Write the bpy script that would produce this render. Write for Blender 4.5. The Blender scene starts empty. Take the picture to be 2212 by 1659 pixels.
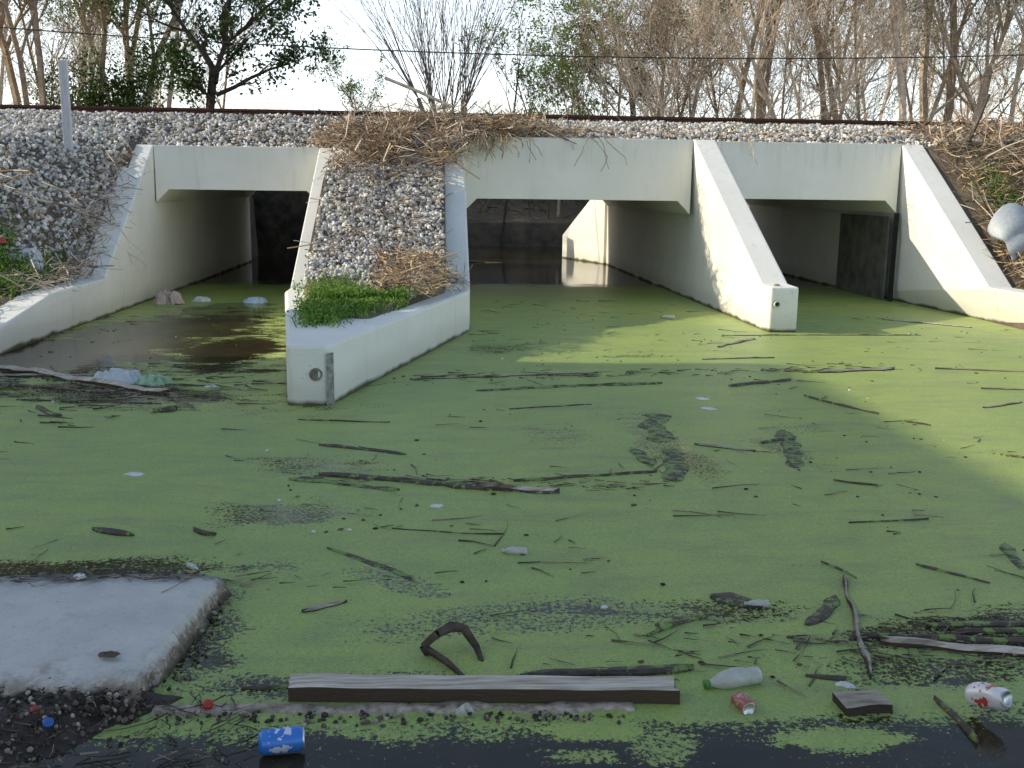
import bpy, bmesh, math, random
import numpy as np
from mathutils import Vector, Matrix, noise
R=random.Random(7); NR=np.random.RandomState(11)
scene=bpy.context.scene
scene.view_settings.view_transform='Standard'; scene.view_settings.look='None'; scene.view_settings.exposure=0
COL=scene.collection

# ------------------------------------------------------------ materials
class NT:
    def __init__(s,m): s.t=m.node_tree; s.n=s.t.nodes; s.l=s.t.links
    def add(s,typ,**k):
        n=s.n.new(typ)
        for a,b in k.items(): setattr(n,a,b)
        return n
    def link(s,a,b): s.l.new(a,b)
    def val(s,sock,v):
        if isinstance(v,bpy.types.NodeSocket): s.l.new(v,sock)
        else: sock.default_value=v
    def math(s,op,a,b=0.0,c=None,clamp=False):
        n=s.add('ShaderNodeMath',operation=op); n.use_clamp=clamp
        s.val(n.inputs[0],a); s.val(n.inputs[1],b)
        if c is not None: s.val(n.inputs[2],c)
        return n.outputs[0]
    def noise(s,vec,scale,detail=4,rough=.55,dist=0):
        n=s.add('ShaderNodeTexNoise'); s.link(vec,n.inputs['Vector']); n.inputs['Scale'].default_value=scale
        n.inputs['Detail'].default_value=detail; n.inputs['Roughness'].default_value=rough; n.inputs['Distortion'].default_value=dist
        return n.outputs['Fac']
    def mapping(s,vec,scale=(1,1,1),rot=(0,0,0),loc=(0,0,0)):
        n=s.add('ShaderNodeMapping'); s.link(vec,n.inputs['Vector']); n.inputs['Scale'].default_value=scale
        n.inputs['Rotation'].default_value=rot; n.inputs['Location'].default_value=loc; return n.outputs[0]
    def ramp(s,fac,stops,interp='LINEAR'):
        n=s.add('ShaderNodeValToRGB'); s.link(fac,n.inputs[0]); n.color_ramp.interpolation=interp
        e=n.color_ramp.elements
        while len(e)<len(stops): e.new(0.5)
        for i,(p,c) in enumerate(stops):
            e[i].position=p; e[i].color=tuple(c)+(1,) if len(c)==3 else c
        return n.outputs[0]
    def sstep(s,v,a,b,o0=0.,o1=1.):
        n=s.add('ShaderNodeMapRange',interpolation_type='SMOOTHSTEP'); s.val(n.inputs['Value'],v)
        n.inputs['From Min'].default_value=a; n.inputs['From Max'].default_value=b
        n.inputs['To Min'].default_value=o0; n.inputs['To Max'].default_value=o1; return n.outputs[0]
    def mix(s,fac,a,b,blend='MIX'):
        n=s.add('ShaderNodeMix',data_type='RGBA',blend_type=blend)
        s.val(n.inputs[0],fac)
        for sock,v in ((n.inputs[6],a),(n.inputs[7],b)):
            if isinstance(v,bpy.types.NodeSocket): s.l.new(v,sock)
            else: sock.default_value=tuple(v)+(1,) if len(v)==3 else v
        return n.outputs[2]
def newmat(name):
    m=bpy.data.materials.new(name); m.use_nodes=True
    t=NT(m); bs=t.n['Principled BSDF']; return m,t,bs
def coords(t):
    return t.add('ShaderNodeTexCoord').outputs['Object']
def bump(t,bs,h,strength=.4,dist=.02):
    b=t.add('ShaderNodeBump'); t.link(h,b.inputs['Height']); b.inputs['Strength'].default_value=strength; b.inputs['Distance'].default_value=dist
    t.link(b.outputs[0],bs.inputs['Normal'])
def simple(name,c1,c2,scale=8,rough=.8,bstr=.4,bdist=.01,stretch=(1,1,1),spec=.3,weed=0,side=None):
    m,t,bs=newmat(name); c0=coords(t); co=t.mapping(c0,scale=stretch)
    n=t.noise(co,scale,6,.6)
    col=t.ramp(n,[(.3,c1),(.7,c2)])
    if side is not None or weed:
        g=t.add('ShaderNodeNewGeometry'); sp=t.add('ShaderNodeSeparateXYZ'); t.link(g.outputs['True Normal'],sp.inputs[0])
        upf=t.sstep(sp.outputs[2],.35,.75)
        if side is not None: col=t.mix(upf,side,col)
        if weed:
            w=t.sstep(t.noise(c0,16,5,.7),.60-weed,.64-weed)
            col=t.mix(t.math('MULTIPLY',w,.9),col,(.20,.29,.08))
    t.link(col,bs.inputs['Base Color']); bs.inputs['Roughness'].default_value=rough
    bs.inputs['Specular IOR Level'].default_value=spec
    bump(t,bs,t.noise(co,scale*4,4),bstr,bdist)
    return m
def islandmat(name,stops,rough=.8,transl=0.0,spec=.2,k=1.0):
    m,t,bs=newmat(name)
    g=t.add('ShaderNodeNewGeometry').outputs['Random Per Island']
    col=t.ramp(g,[(p,tuple(min(.9,a*k) for a in c)) for p,c in stops],'CONSTANT')
    t.link(col,bs.inputs['Base Color']); bs.inputs['Roughness'].default_value=rough; bs.inputs['Specular IOR Level'].default_value=spec
    if transl>0:
        tr=t.add('ShaderNodeBsdfTranslucent'); t.link(col,tr.inputs[0])
        mx=t.add('ShaderNodeMixShader'); mx.inputs[0].default_value=transl
        out=t.n['Material Output']; t.link(bs.outputs[0],mx.inputs[1]); t.link(tr.outputs[0],mx.inputs[2]); t.link(mx.outputs[0],out.inputs[0])
    return m

def concrete_mat(name,c1,c2):
    m,t,bs=newmat(name); co=coords(t)
    sep=t.add('ShaderNodeSeparateXYZ'); t.link(co,sep.inputs[0]); z=sep.outputs[2]
    n1=t.noise(co,1.3,5,.6); n2=t.noise(t.mapping(co,scale=(5,5,.5)),2.2,5,.6); n3=t.noise(co,60,3)
    col=t.ramp(n1,[(.3,c1),(.7,c2)])
    streak=t.sstep(n2,.56,.8)
    col=t.mix(t.math('MULTIPLY',streak,.35),col,(.36,.34,.27))
    col=t.mix(t.math('MULTIPLY',t.sstep(t.noise(co,14,4,.7),.62,.75),.3),col,(.38,.37,.31))
    pit=t.sstep(t.noise(co,38,2,.5),.68,.74)
    col=t.mix(t.math('MULTIPLY',pit,.35),col,(.25,.24,.2))
    top=t.math('MULTIPLY',t.sstep(z,1.6,2.15),t.sstep(t.noise(t.mapping(co,scale=(7,7,.6)),1.6,4,.6),.5,.72))
    col=t.mix(t.math('MULTIPLY',top,.28),col,(.30,.27,.2))
    zz=t.math('ADD',z,t.math('MULTIPLY',t.math('SUBTRACT',t.noise(co,3,4),.5),.10))
    damp=t.sstep(zz,.05,.28,1.,0.)
    col=t.mix(t.math('MULTIPLY',damp,.35),col,(.40,.38,.30))
    line=t.sstep(zz,.005,.05,1.,0.)
    col=t.mix(line,col,(.09,.085,.045))
    t.link(col,bs.inputs['Base Color']); bs.inputs['Roughness'].default_value=.85; bs.inputs['Specular IOR Level'].default_value=.25
    bump(t,bs,t.math('ADD',n3,t.math('MULTIPLY',n1,1.5)),.25,.01)
    return m
M_conc=concrete_mat('concrete',(.74,.73,.655),(.83,.815,.75))
M_inner=simple('old_concrete',(.32,.30,.26),(.48,.46,.40),3,.9)
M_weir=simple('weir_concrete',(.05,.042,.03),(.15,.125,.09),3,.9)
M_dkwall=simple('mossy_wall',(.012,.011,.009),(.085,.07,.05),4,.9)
M_gravel=islandmat('ballast_stone',[(0,(.26,.25,.235)),(.2,(.40,.385,.36)),(.42,(.17,.17,.17)),(.6,(.50,.475,.43)),(.8,(.32,.285,.23)),(.92,(.60,.57,.52))],.85,k=1.4)
M_gravelbed=simple('ballast_bed',(.05,.048,.045),(.18,.17,.155),30,.95,.8,.03)
M_rail=simple('rusty_steel',(.045,.02,.014),(.10,.045,.03),20,.7)
M_tie=simple('tie_wood',(.05,.035,.025),(.12,.09,.06),6,.9)
M_straw=islandmat('dry_straw',[(0,(.42,.30,.17)),(.25,(.26,.17,.095)),(.45,(.50,.39,.25)),(.62,(.14,.09,.055)),(.8,(.34,.25,.16)),(.93,(.60,.50,.36))],.8,k=1.2)
M_twig=islandmat('dry_twig',[(0,(.24,.18,.13)),(.3,(.40,.33,.26)),(.6,(.14,.10,.07)),(.8,(.48,.41,.33))],.8,k=1.2)
M_dtwig=islandmat('wet_twig',[(0,(.05,.035,.022)),(.3,(.10,.07,.045)),(.6,(.035,.027,.02)),(.8,(.24,.19,.13))],.6,spec=.4)
M_grass=islandmat('grass',[(0,(.10,.20,.03)),(.3,(.17,.30,.05)),(.6,(.06,.13,.02)),(.85,(.26,.36,.08))],.6,.35,k=1.15)
M_white=simple('white_foam',(.58,.58,.56),(.74,.74,.72),10,.6)
M_wood_wet=simple('wet_wood',(.028,.021,.015),(.12,.09,.065),5,.6,.6,.01,(3,9,6),spec=.45,weed=.06)
M_sub=simple('sunken_wood',(.03,.026,.018),(.11,.09,.065),5,.6,.6,.01,(3,9,6),spec=.45,weed=.12)
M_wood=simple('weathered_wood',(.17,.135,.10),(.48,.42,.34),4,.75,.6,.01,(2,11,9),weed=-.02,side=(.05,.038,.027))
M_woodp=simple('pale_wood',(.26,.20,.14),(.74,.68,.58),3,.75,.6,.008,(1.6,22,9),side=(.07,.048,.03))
M_post=simple('marker_post_paint',(.48,.48,.5),(.64,.64,.66),6,.7,.3,.01,(6,6,1))

def ground_mat():
    m,t,bs=newmat('ground_soil'); co=coords(t)
    n=t.noise(co,1.5,6,.65); n2=t.noise(co,18,5,.7)
    col=t.ramp(n,[(.3,(.07,.052,.035)),(.5,(.15,.115,.08)),(.7,(.23,.18,.115))])
    col=t.mix(t.math('MULTIPLY',n2,.6),col,(.10,.08,.05))
    t.link(col,bs.inputs['Base Color']); bs.inputs['Roughness'].default_value=.95
    bump(t,bs,n2,.8,.04); return m
M_ground=ground_mat()

def water_mat():
    m,t,bs=newmat('duckweed_water'); co=coords(t)
    sep=t.add('ShaderNodeSeparateXYZ'); t.link(co,sep.inputs[0]); X=sep.outputs[0];Y=sep.outputs[1]
    wob=t.math('SUBTRACT',t.noise(co,1.1,5,.6),.5)
    wob2=t.math('SUBTRACT',t.noise(t.mapping(co,scale=(.6,1.2,1)),5,6,.7),.5)
    fine=t.noise(co,55,3,.6); fine2=t.noise(co,140,2,.6)
    W=t.math('ADD',t.math('MULTIPLY',wob,1.6),t.math('MULTIPLY',wob2,2.4))
    def ell(cx,cy,rx,ry,amp,ang=0):
        mp=t.add('ShaderNodeMapping',vector_type='TEXTURE'); t.link(co,mp.inputs[0]); mp.inputs['Location'].default_value=(cx,cy,0)
        mp.inputs['Rotation'].default_value=(0,0,ang); mp.inputs['Scale'].default_value=(rx,ry,1)
        v=t.add('ShaderNodeVectorMath',operation='LENGTH'); t.link(mp.outputs[0],v.inputs[0])
        d=t.math('ADD',v.outputs['Value'],W)
        return t.math('MULTIPLY',t.sstep(d,.35,1.3,1.,0.),amp)
    bare=t.math('MULTIPLY',t.sstep(t.math('ADD',Y,t.math('MULTIPLY',wob,2)),15.0,17.5,0,1),.95)
    E=[(-2.75,10.6,1.5,2.6,.66,0),(-3.3,9.3,1.3,1.5,.80,0),(-1.9,9.5,.75,1.6,.72,.1),(-2.6,12.2,1.1,1.6,.5,0),(1.38,5.85,.20,1.0,.44,.12),(-.72,4.62,.45,.28,.48,-.2),(-.7,5.5,.5,.2,.42,-.2),
       (2.05,5.75,.15,.5,.42,.25),(.75,6.1,.3,.35,.36,-.5),(.2,3.42,.7,.22,.42,.05),(-.15,3.75,.35,.12,.42,-.7),(2.0,3.2,.75,.24,.56,-.05),(1.1,3.45,.35,.14,.46,0),(-.78,3.3,.16,.5,.50,0),
       (-.2,2.93,.8,.10,.50,0),(-1.5,3.95,.9,.14,.60,0),(1.5,2.95,.45,.18,.52,0),(.5,9.6,.5,.4,.42,0),(2.0,9.2,.6,.2,.3,0),(-2.3,7.5,1.7,.5,.56,-.3),(2.3,6.3,.3,.25,.36,0)]
    for e in E: bare=t.math('MAXIMUM',bare,ell(*e))
    near=t.math('MULTIPLY',t.sstep(t.math('ADD',Y,t.math('MULTIPLY',wob2,.45)),2.55,2.8,1.,0.),.72)
    green=None
    for e in [(.42,2.62,.16,.07,.5,0),(.35,2.5,.16,.05,.4,0),(1.12,2.55,.22,.07,.55,0),(.62,2.52,.12,.10,.35,0),(.9,2.72,.3,.05,.3,0)]:
        q=ell(*e); green=q if green is None else t.math('MAXIMUM',green,q)
    near=t.math('SUBTRACT',near,green)
    bare=t.math('MAXIMUM',bare,near)
    st=t.noise(t.mapping(co,scale=(.8,3.2,1),rot=(0,0,.12)),1.7,6,.7,.6)
    bare=t.math('ADD',bare,t.sstep(st,.50,.80,0,.36))
    st2=t.noise(t.mapping(co,scale=(2,7,1),rot=(0,0,-.25)),3.1,5,.7,.3)
    bare=t.math('ADD',bare,t.sstep(st2,.56,.8,0,.28))
    bare=t.math('ADD',bare,t.math('MULTIPLY',wob2,.28))
    sp=t.math('ADD',bare,t.math('ADD',t.math('MULTIPLY',t.math('SUBTRACT',fine,.5),1.3),t.math('MULTIPLY',t.math('SUBTRACT',fine2,.5),.7)))
    openw=t.sstep(sp,.36,.54)
    big=t.noise(co,.55,4,.6); med=t.noise(co,4,5,.65)
    vor=t.add('ShaderNodeTexVoronoi'); t.link(co,vor.inputs['Vector']); vor.inputs['Scale'].default_value=150
    vs=t.add('ShaderNodeSeparateColor'); t.link(vor.outputs['Color'],vs.inputs[0])
    col=t.ramp(big,[(.35,(.285,.385,.105)),(.65,(.37,.455,.105))])
    col=t.mix(t.sstep(med,.4,.75,0,.5),col,(.20,.275,.11))
    col=t.mix(t.math('MULTIPLY',vs.outputs[0],.6),col,t.mix(vs.outputs[1],(.12,.19,.04),(.48,.56,.18)))
    col=t.mix(t.sstep(st,.45,.7,0,.4),col,(.18,.195,.12))
    t.link(col,bs.inputs['Base Color']); bs.inputs['Roughness'].default_value=.45; bs.inputs['Specular IOR Level'].default_value=.4
    hgt=t.math('ADD',vor.outputs['Distance'],t.math('MULTIPLY',fine,.6)); bump(t,bs,hgt,.45,.006)
    w=t.add('ShaderNodeBsdfPrincipled')
    wc=t.mix(med,(.014,.011,.006),(.055,.043,.024))
    t.link(wc,w.inputs['Base Color']); w.inputs['Roughness'].default_value=.07; w.inputs['IOR'].default_value=1.33
    b=t.add('ShaderNodeBump'); t.link(t.noise(co,4,3),b.inputs['Height']); b.inputs['Strength'].default_value=.12; b.inputs['Distance'].default_value=.02; t.link(b.outputs[0],w.inputs['Normal'])
    mx=t.add('ShaderNodeMixShader'); t.link(openw,mx.inputs[0]); t.link(bs.outputs[0],mx.inputs[1]); t.link(w.outputs[0],mx.inputs[2])
    t.link(mx.outputs[0],t.n['Material Output'].inputs[0]); return m
M_water=water_mat()

# ------------------------------------------------------------ mesh helpers
def obj(name,mesh,mats=(),parent=None,loc=None,rot=None):
    o=bpy.data.objects.new(name,mesh); COL.objects.link(o)
    for m in mats: mesh.materials.append(m)
    if parent: o.parent=parent
    if loc: o.location=loc
    if rot: o.rotation_euler=rot
    return o
def empty(name,loc=(0,0,0)):
    o=bpy.data.objects.new(name,None); COL.objects.link(o); o.location=loc; o.empty_display_size=.2; return o
def np_mesh(name,V,F,mi=None,smooth=False):
    V=np.asarray(V,dtype=np.float32); F=np.asarray(F,dtype=np.int32); k=F.shape[1]
    me=bpy.data.meshes.new(name); me.vertices.add(len(V)); me.vertices.foreach_set('co',V.ravel())
    me.loops.add(F.size); me.loops.foreach_set('vertex_index',F.ravel())
    me.polygons.add(len(F)); me.polygons.foreach_set('loop_start',np.arange(0,F.size,k,dtype=np.int32))
    try: me.polygons.foreach_set('loop_total',np.full(len(F),k,dtype=np.int32))
    except Exception: pass
    if mi is not None: me.polygons.foreach_set('material_index',np.asarray(mi,dtype=np.int32))
    me.polygons.foreach_set('use_smooth',np.full(len(F),smooth))
    me.update(calc_edges=True); me.validate(); return me
def prism(name,poly,axis,a,b,mat,parent=None,bev=.015,shear=None):
    bm=bmesh.new(); vs=[[],[]]
    for k,t in enumerate((a,b)):
        for (p,q) in poly:
            if axis=='x': c=Vector((t,p,q))
            elif axis=='y': c=Vector((p,t,q))
            else: c=Vector((p,q,t))
            if shear: c=c+Vector(shear(c))
            vs[k].append(bm.verts.new(c))
    n=len(poly)
    bm.faces.new(vs[0]); bm.faces.new(vs[1][::-1])
    for i in range(n): bm.faces.new((vs[0][i],vs[1][i],vs[1][(i+1)%n],vs[0][(i+1)%n]))
    bmesh.ops.recalc_face_normals(bm,faces=bm.faces)
    if bev>0: bmesh.ops.bevel(bm,geom=list(bm.edges),offset=bev,segments=2,affect='EDGES',profile=.5)
    me=bpy.data.meshes.new(name); bm.to_mesh(me); bm.free()
    return obj(name,me,[mat],parent)
def segs_mesh(P0,P1,r0,r1,k=4):
    P0=np.array(P0,float);P1=np.array(P1,float);r0=np.array(r0,float);r1=np.array(r1,float)
    d=P1-P0; L=np.linalg.norm(d,axis=1,keepdims=True); L[L==0]=1e-6; d=d/L
    up=np.tile([0,0,1.],(len(d),1)); up[np.abs(d[:,2])>.9]=[1,0,0]
    a=np.cross(d,up); a/=np.linalg.norm(a,axis=1,keepdims=True); b=np.cross(d,a)
    N=len(d); V=np.zeros((N,2*k,3))
    for i in range(k):
        th=2*math.pi*i/k; off=a*math.cos(th)+b*math.sin(th)
        V[:,i]=P0+off*r0[:,None]; V[:,k+i]=P1+off*r1[:,None]
    F=np.array([[i,(i+1)%k,k+(i+1)%k,k+i] for i in range(k)])
    F=(np.arange(N)[:,None,None]*2*k+F[None]).reshape(-1,4)
    return V.reshape(-1,3),F
def leaf_quads(P,size,rng=NR,flat=0.0):
    P=np.asarray(P); N=len(P)
    a=rng.normal(size=(N,3)); a/=np.linalg.norm(a,axis=1,keepdims=True)
    c=rng.normal(size=(N,3)); c[:,2]+=flat; b=np.cross(a,c); b/=np.linalg.norm(b,axis=1,keepdims=True)
    s=(size*rng.uniform(.6,1.3,N))[:,None]
    V=np.stack([P-a*s*.5,P+b*s*.28,P+a*s*.5,P-b*s*.28],1).reshape(-1,3)
    F=np.arange(4*N).reshape(-1,4); return V,F
def merge(parts):
    Vs=[];Fs=[];mi=[];o=0
    for V,F,m in parts:
        if len(V)==0: continue
        Vs.append(V);Fs.append(F+o);mi.append(np.full(len(F),m));o+=len(V)
    return np.concatenate(Vs),np.concatenate(Fs),np.concatenate(mi)

def stone_mesh(name,P,size,mat,flat=1.0):
    P=np.asarray(P); N=len(P)
    bm=bmesh.new(); bmesh.ops.create_icosphere(bm,subdivisions=1,radius=1); bv=np.array([v.co[:] for v in bm.verts]); bf=np.array([[v.index for v in f.verts] for f in bm.faces]); bm.free()
    Vs=[];Fs=[];o=0
    for k in range(8):
        idx=np.arange(k,N,8); n=len(idx)
        base=bv*NR.uniform(.7,1.15,(12,1)); base=np.sign(base)*np.abs(base)**.85
        sc=NR.uniform(.55,1.15,(n,1,3))*(size*NR.uniform(.5,1.4,n))[:,None,None]*.5
        Q=NR.normal(size=(n,4)); Q/=np.linalg.norm(Q,axis=1,keepdims=True); w,x,y,z=Q.T
        Rm=np.stack([1-2*(y*y+z*z),2*(x*y-z*w),2*(x*z+y*w),2*(x*y+z*w),1-2*(x*x+z*z),2*(y*z-x*w),2*(x*z-y*w),2*(y*z+x*w),1-2*(x*x+y*y)],1).reshape(n,3,3)
        V=np.einsum('nij,nkj->nki',Rm,base[None]*sc); V[:,:,2]*=flat; V=V+P[idx][:,None,:]
        Vs.append(V.reshape(-1,3)); Fs.append((np.arange(n)[:,None,None]*12+bf[None]).reshape(-1,3)+o); o+=n*12
    return obj(name,np_mesh(name,np.concatenate(Vs),np.concatenate(Fs)),[mat])

# ------------------------------------------------------------ terrain
def interp(v,pts):
    if v<=pts[0][0]: return pts[0][1]
    for (a,x),(b,y) in zip(pts,pts[1:]):
        if v<=b: return x+(y-x)*(v-a)/(b-a)
    return pts[-1][1]
FAR=[(15.4,2.46),(18.3,2.46),(20.9,1.5),(24,1.0),(30,1.0),(60,1.2)]
LP=[(0,.15),(8,.25),(9.3,.36),(10.8,.62),(11.3,.85),(13.2,2.02),(14,2.2)]+FAR
RP=[(0,.15),(8,.3),(11,.5),(11.7,.66),(13.6,1.95),(14.1,2.22)]+FAR
LW=[(8,.2),(9.17,.22),(10.4,.40),(11.9,.42),(14,1.98),(14.4,2.1)]+FAR
RW=[(3,.36),(11.66,.38),(14,2.1),(14.4,2.2)]+FAR
def H(x,y):
    nz=.05*noise.noise(Vector((x*.9,y*.9,0)))+.02*noise.noise(Vector((x*4,y*4,3)))
    if -3.9<x<6.65 and 2.6<y<27.2: return -.6
    if y<=2.6:
        if -3.9<x<6.65 and y>1.2: return -.4
        return -.15+nz*.2+(1.2-y)*.12 if y>-3 else .35+nz
    if x<=-3.9:
        t=min(1,max(0,(-4.0-x)/1.0)); return interp(y,LW)*(1-t)+interp(y,LP)*t+nz
    if x>=6.65 and y<=27.2:
        t=min(1,max(0,(x-6.85)/1.0)); return interp(y,RW)*(1-t)+interp(y,RP)*t+nz
    return interp(y,[(27.2,.6),(28.5,.9),(32,2.0),(40,1.6),(80,1.2)])+nz*2
def axis(a,b,lo,hi,st):
    v=list(np.arange(lo,hi+1e-6,st)); x=hi;s=st
    while x<b: s*=1.35; x+=s; v.append(min(x,b))
    x=lo;s=st; pre=[]
    while x>a: s*=1.35; x-=s; pre.append(max(x,a))
    return pre[::-1]+v
xs=axis(-400,400,-10,13,.1); ys=axis(-200,700,1.0,33,.12)
V=[(x,y,H(x,y)) for y in ys for x in xs]; nx=len(xs)
F=[(j*nx+i,j*nx+i+1,(j+1)*nx+i+1,(j+1)*nx+i) for j in range(len(ys)-1) for i in range(nx-1)]
obj('ground',np_mesh('ground',V,F,smooth=True),[M_ground])
V=[(-3.9,-.2,0),(6.64,-.2,0),(6.64,27.3,0),(-3.9,27.3,0)]
obj('water',np_mesh('water',V,[(0,1,2,3)]),[M_water])

# ------------------------------------------------------------ culvert
cul=empty('box_culvert')
FE=20.9
def shr(x14,x11):
    k=(x11-x14)/3.2
    return lambda c:(max(0,14-c.y)*k,0,0)
prism('wing_wall_1',[(FE,-.6),(FE,2.0),(14.02,2.0),(11.9,.44),(10.4,.43),(9.17,.25),(4,.2),(4,-.6)],'x',-3.98,-3.68,M_conc,cul,.015,shr(-3.68,-3.76))
prism('wing_wall_2',[(FE,-.6),(FE,1.98),(14.01,1.99),(11.0,.46),(11.0,-.6)],'x',-1.54,-1.36,M_conc,cul,.015)
prism('wing_wall_3',[(FE,-.6),(FE,2.17),(14.01,2.17),(11.0,.47),(11.0,-.6)],'x',.10,.36,M_conc,cul,.015)
prism('wing_wall_4',[(FE,-.6),(FE,2.18),(14.01,2.18),(11.12,.5),(10.8,.49),(10.8,-.6)],'x',3.47,3.78,M_conc,cul,.02,shr(3.47,3.60))
prism('wing_wall_5',[(FE,-.6),(FE,2.16),(14.01,2.16),(11.66,.42),(3,.40),(3,-.6)],'x',6.38,6.68,M_conc,cul,.015,shr(6.38,6.56))
def roof(name,xl,xr,soff,top,ch):
    prism(name,[(xl,soff-ch),(xl,top),(xr,top),(xr,soff-ch),(xr-ch,soff),(xl+ch,soff)],'y',14.0,FE,M_conc,cul,.006)
roof('roof_slab_1',-3.675,-1.545,1.43,1.995,.17)
roof('roof_slab_2',.365,3.465,1.36,2.175,.18)
roof('roof_slab_3',3.785,6.375,1.40,2.165,.17)
prism('pier_face',[(-1.36,-.6),(.10,-.6),(.10,1.9),(-1.36,1.9)],'y',FE-.3,FE-.02,M_conc,cul,.004)
prism('nose_block',[(-1.03,7.05),(-.74,7.04),(.35,10.84),(.35,11.25),(-1.56,11.25),(-1.56,10.7)],'z',-.6,.43,M_conc,cul,.03)
def disc(name,loc,r,depth,mat,parent,rot=(math.pi/2,0,0)):
    bm=bmesh.new()
    n=24; rings=[(r,0),(r,depth),(r*.72,depth),(r*.68,depth*.2)]
    R_=[[bm.verts.new((rr*math.cos(2*math.pi*i/n),rr*math.sin(2*math.pi*i/n),zz)) for i in range(n)] for rr,zz in rings]
    for a,b in zip(R_,R_[1:]):
        for i in range(n): bm.faces.new((a[i],a[(i+1)%n],b[(i+1)%n],b[i]))
    bm.faces.new(R_[-1])
    me=bpy.data.meshes.new(name); bm.to_mesh(me); bm.free(); return obj(name,me,[mat],parent,loc,rot)
M_port=simple('port_rust',(.12,.10,.08),(.30,.27,.22),20,.8)
disc('port_ring',(-.83,7.045,.22),.045,.012,M_port,cul)
disc('pipe_stub',(3.66,10.8,.31),.035,.06,M_conc,cul)
disc('pipe_cap',(3.70,10.92,.485),.03,.03,M_conc,cul,(0,0,0))
M_joint=simple('joint_black',(.01,.01,.01),(.03,.028,.025),20,.8)
prism('corner_stain',[(-.755,7.022),(-.725,7.026),(-.71,7.07),(-.745,7.036)],'z',-.1,.37,simple('corner_stain',(.12,.12,.11),(.42,.42,.38),30),cul,0)
prism('joint_strip',[(6.36,14.03),(6.40,13.97),(6.42,13.99),(6.39,14.05)],'z',-.1,1.23,M_joint,cul,0)
prism('steel_panel',[(14.15,-.1),(14.15,1.18),(15.9,1.18),(15.9,-.1)],'x',6.345,6.372,simple('panel_steel',(.07,.07,.06),(.20,.19,.16),5,.6),cul,.004)
prism('far_wing',[(FE+.01,-.6),(FE+.01,1.7),(FE+1.9,.5),(FE+1.9,-.6)],'x',3.42,3.6,M_conc,cul,.01,lambda c:(-(max(0,c.y-FE))*.33,0,0))
prism('retaining_wall',[(-12,27.0),(16,27.0),(16,27.3),(-12,27.3)],'z',-.6,.62,M_weir,None,.01)
prism('retaining_wall',[(-4.2,22.6),(-.4,22.6),(-.4,22.9),(-4.2,22.9)],'z',-.6,2.0,M_dkwall,None,.01)
def ET(x,y):
    ht=interp(x,[(-1.55,2.0),(-.6,2.1),(.1,2.18)])
    return interp(y,[(14.12,ht-.03),(14.35,ht+.06),(15.4,2.46),(18.3,2.46),(20.7,2.2),(20.9,2.15)])+.03*noise.noise(Vector((x*2,y*2,1)))
ex=np.arange(-4.05,6.86,.12); ey=np.concatenate([[14.06],np.arange(14.12,20.95,.15)])
V=[(x,y,ET(x,y)-(.2 if j==0 else 0)) for j,y in enumerate(ey) for x in ex]; nx=len(ex)
F=[(j*nx+i,j*nx+i+1,(j+1)*nx+i+1,(j+1)*nx+i) for j in range(len(ey)-1) for i in range(nx-1)]
obj('railway_embankment',np_mesh('emb',V,F,smooth=True),[M_gravelbed])
def CX(y): return min(.10,.33-(10.84-y)*.278-.16) if y<10.9 else .10
def CL(y): return -1.36 if y>10.9 else -1.40+(10.9-y)*.13
def CZ(x,y):
    return interp(y,[(8.4,.43),(9.5,.50),(10.4,.62),(11.2,.84),(12.6,1.5),(14.2,2.12)])+.04*noise.noise(Vector((x*3,y*2,5)))
V=[]
yy=np.arange(8.0,14.21,.1)
for y in yy:
    for i in range(13):
        x=CL(y)+(CX(y)-CL(y))*i/12; z=CZ(x,y)
        if y<11 and i in(0,12): z=.40
        if y<8.2: z=.40
        V.append((x,y,z))
F=[(j*13+i,j*13+i+1,(j+1)*13+i+1,(j+1)*13+i) for j in range(len(yy)-1) for i in range(12)]
obj('gravel_slope_bed',np_mesh('fill',V,F,smooth=True),[M_ground])
P=[]
for _ in range(17500):
    x=R.uniform(-4.0,13);y=14.1+R.random()*1.95
    z=ET(x,y) if x<6.7 else H(x,y); P.append((x,y,z+R.uniform(-.01,.03)))
for _ in range(7000):
    x=R.uniform(-11,-4.0);y=R.uniform(14,16.05);P.append((x,y,H(x,y)+R.uniform(-.01,.03)))
for _ in range(1500):
    x=R.uniform(-10,13);y=R.uniform(16.05,17.4);P.append((x,y,2.5+R.uniform(-.02,.03)))
for _ in range(11000):
    x=R.uniform(-7.6,-3.98);y=R.uniform(11.0,14.1)
    if R.random()>(y-10.9)/1.6: continue
    P.append((x,y,H(x,y)+R.uniform(-.01,.03)))
stone_mesh('ballast_gravel',P,.056,M_gravel)
P=[]
for _ in range(6200):
    y=9.5+R.random()*4.75; x=R.uniform(CL(y)+.03,CX(y)-.02)
    if y<10.2 and (x<-.75 or R.random()<.5): continue
    P.append((x,y,CZ(x,y)+R.uniform(-.01,.03)))
stone_mesh('gravel_slope',P,.051,M_gravel)

# ------------------------------------------------------------ railway
trk=empty('railway_track')
rp=[(-.07,0),(.07,0),(.07,.012),(.012,.03),(.012,.11),(.036,.12),(.036,.155),(-.036,.155),(-.036,.12),(-.012,.11),(-.012,.03),(-.07,.012)]
for i,y in enumerate((16.0,17.45)):
    prism('rail_%d'%(i+1),[(y+a,2.455+b) for a,b in rp],'x',-120,120,M_rail,trk,0)
bm=bmesh.new()
for i in range(-40,41):
    x=i*.55+R.uniform(-.03,.03)
    bmesh.ops.create_cube(bm,size=1,matrix=Matrix.Translation((x,16.72,2.40))@Matrix.Diagonal((.22,2.5,.12,1)))
me=bpy.data.meshes.new('ties');bm.to_mesh(me);bm.free();obj('ties',me,[M_tie],trk)

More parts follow.
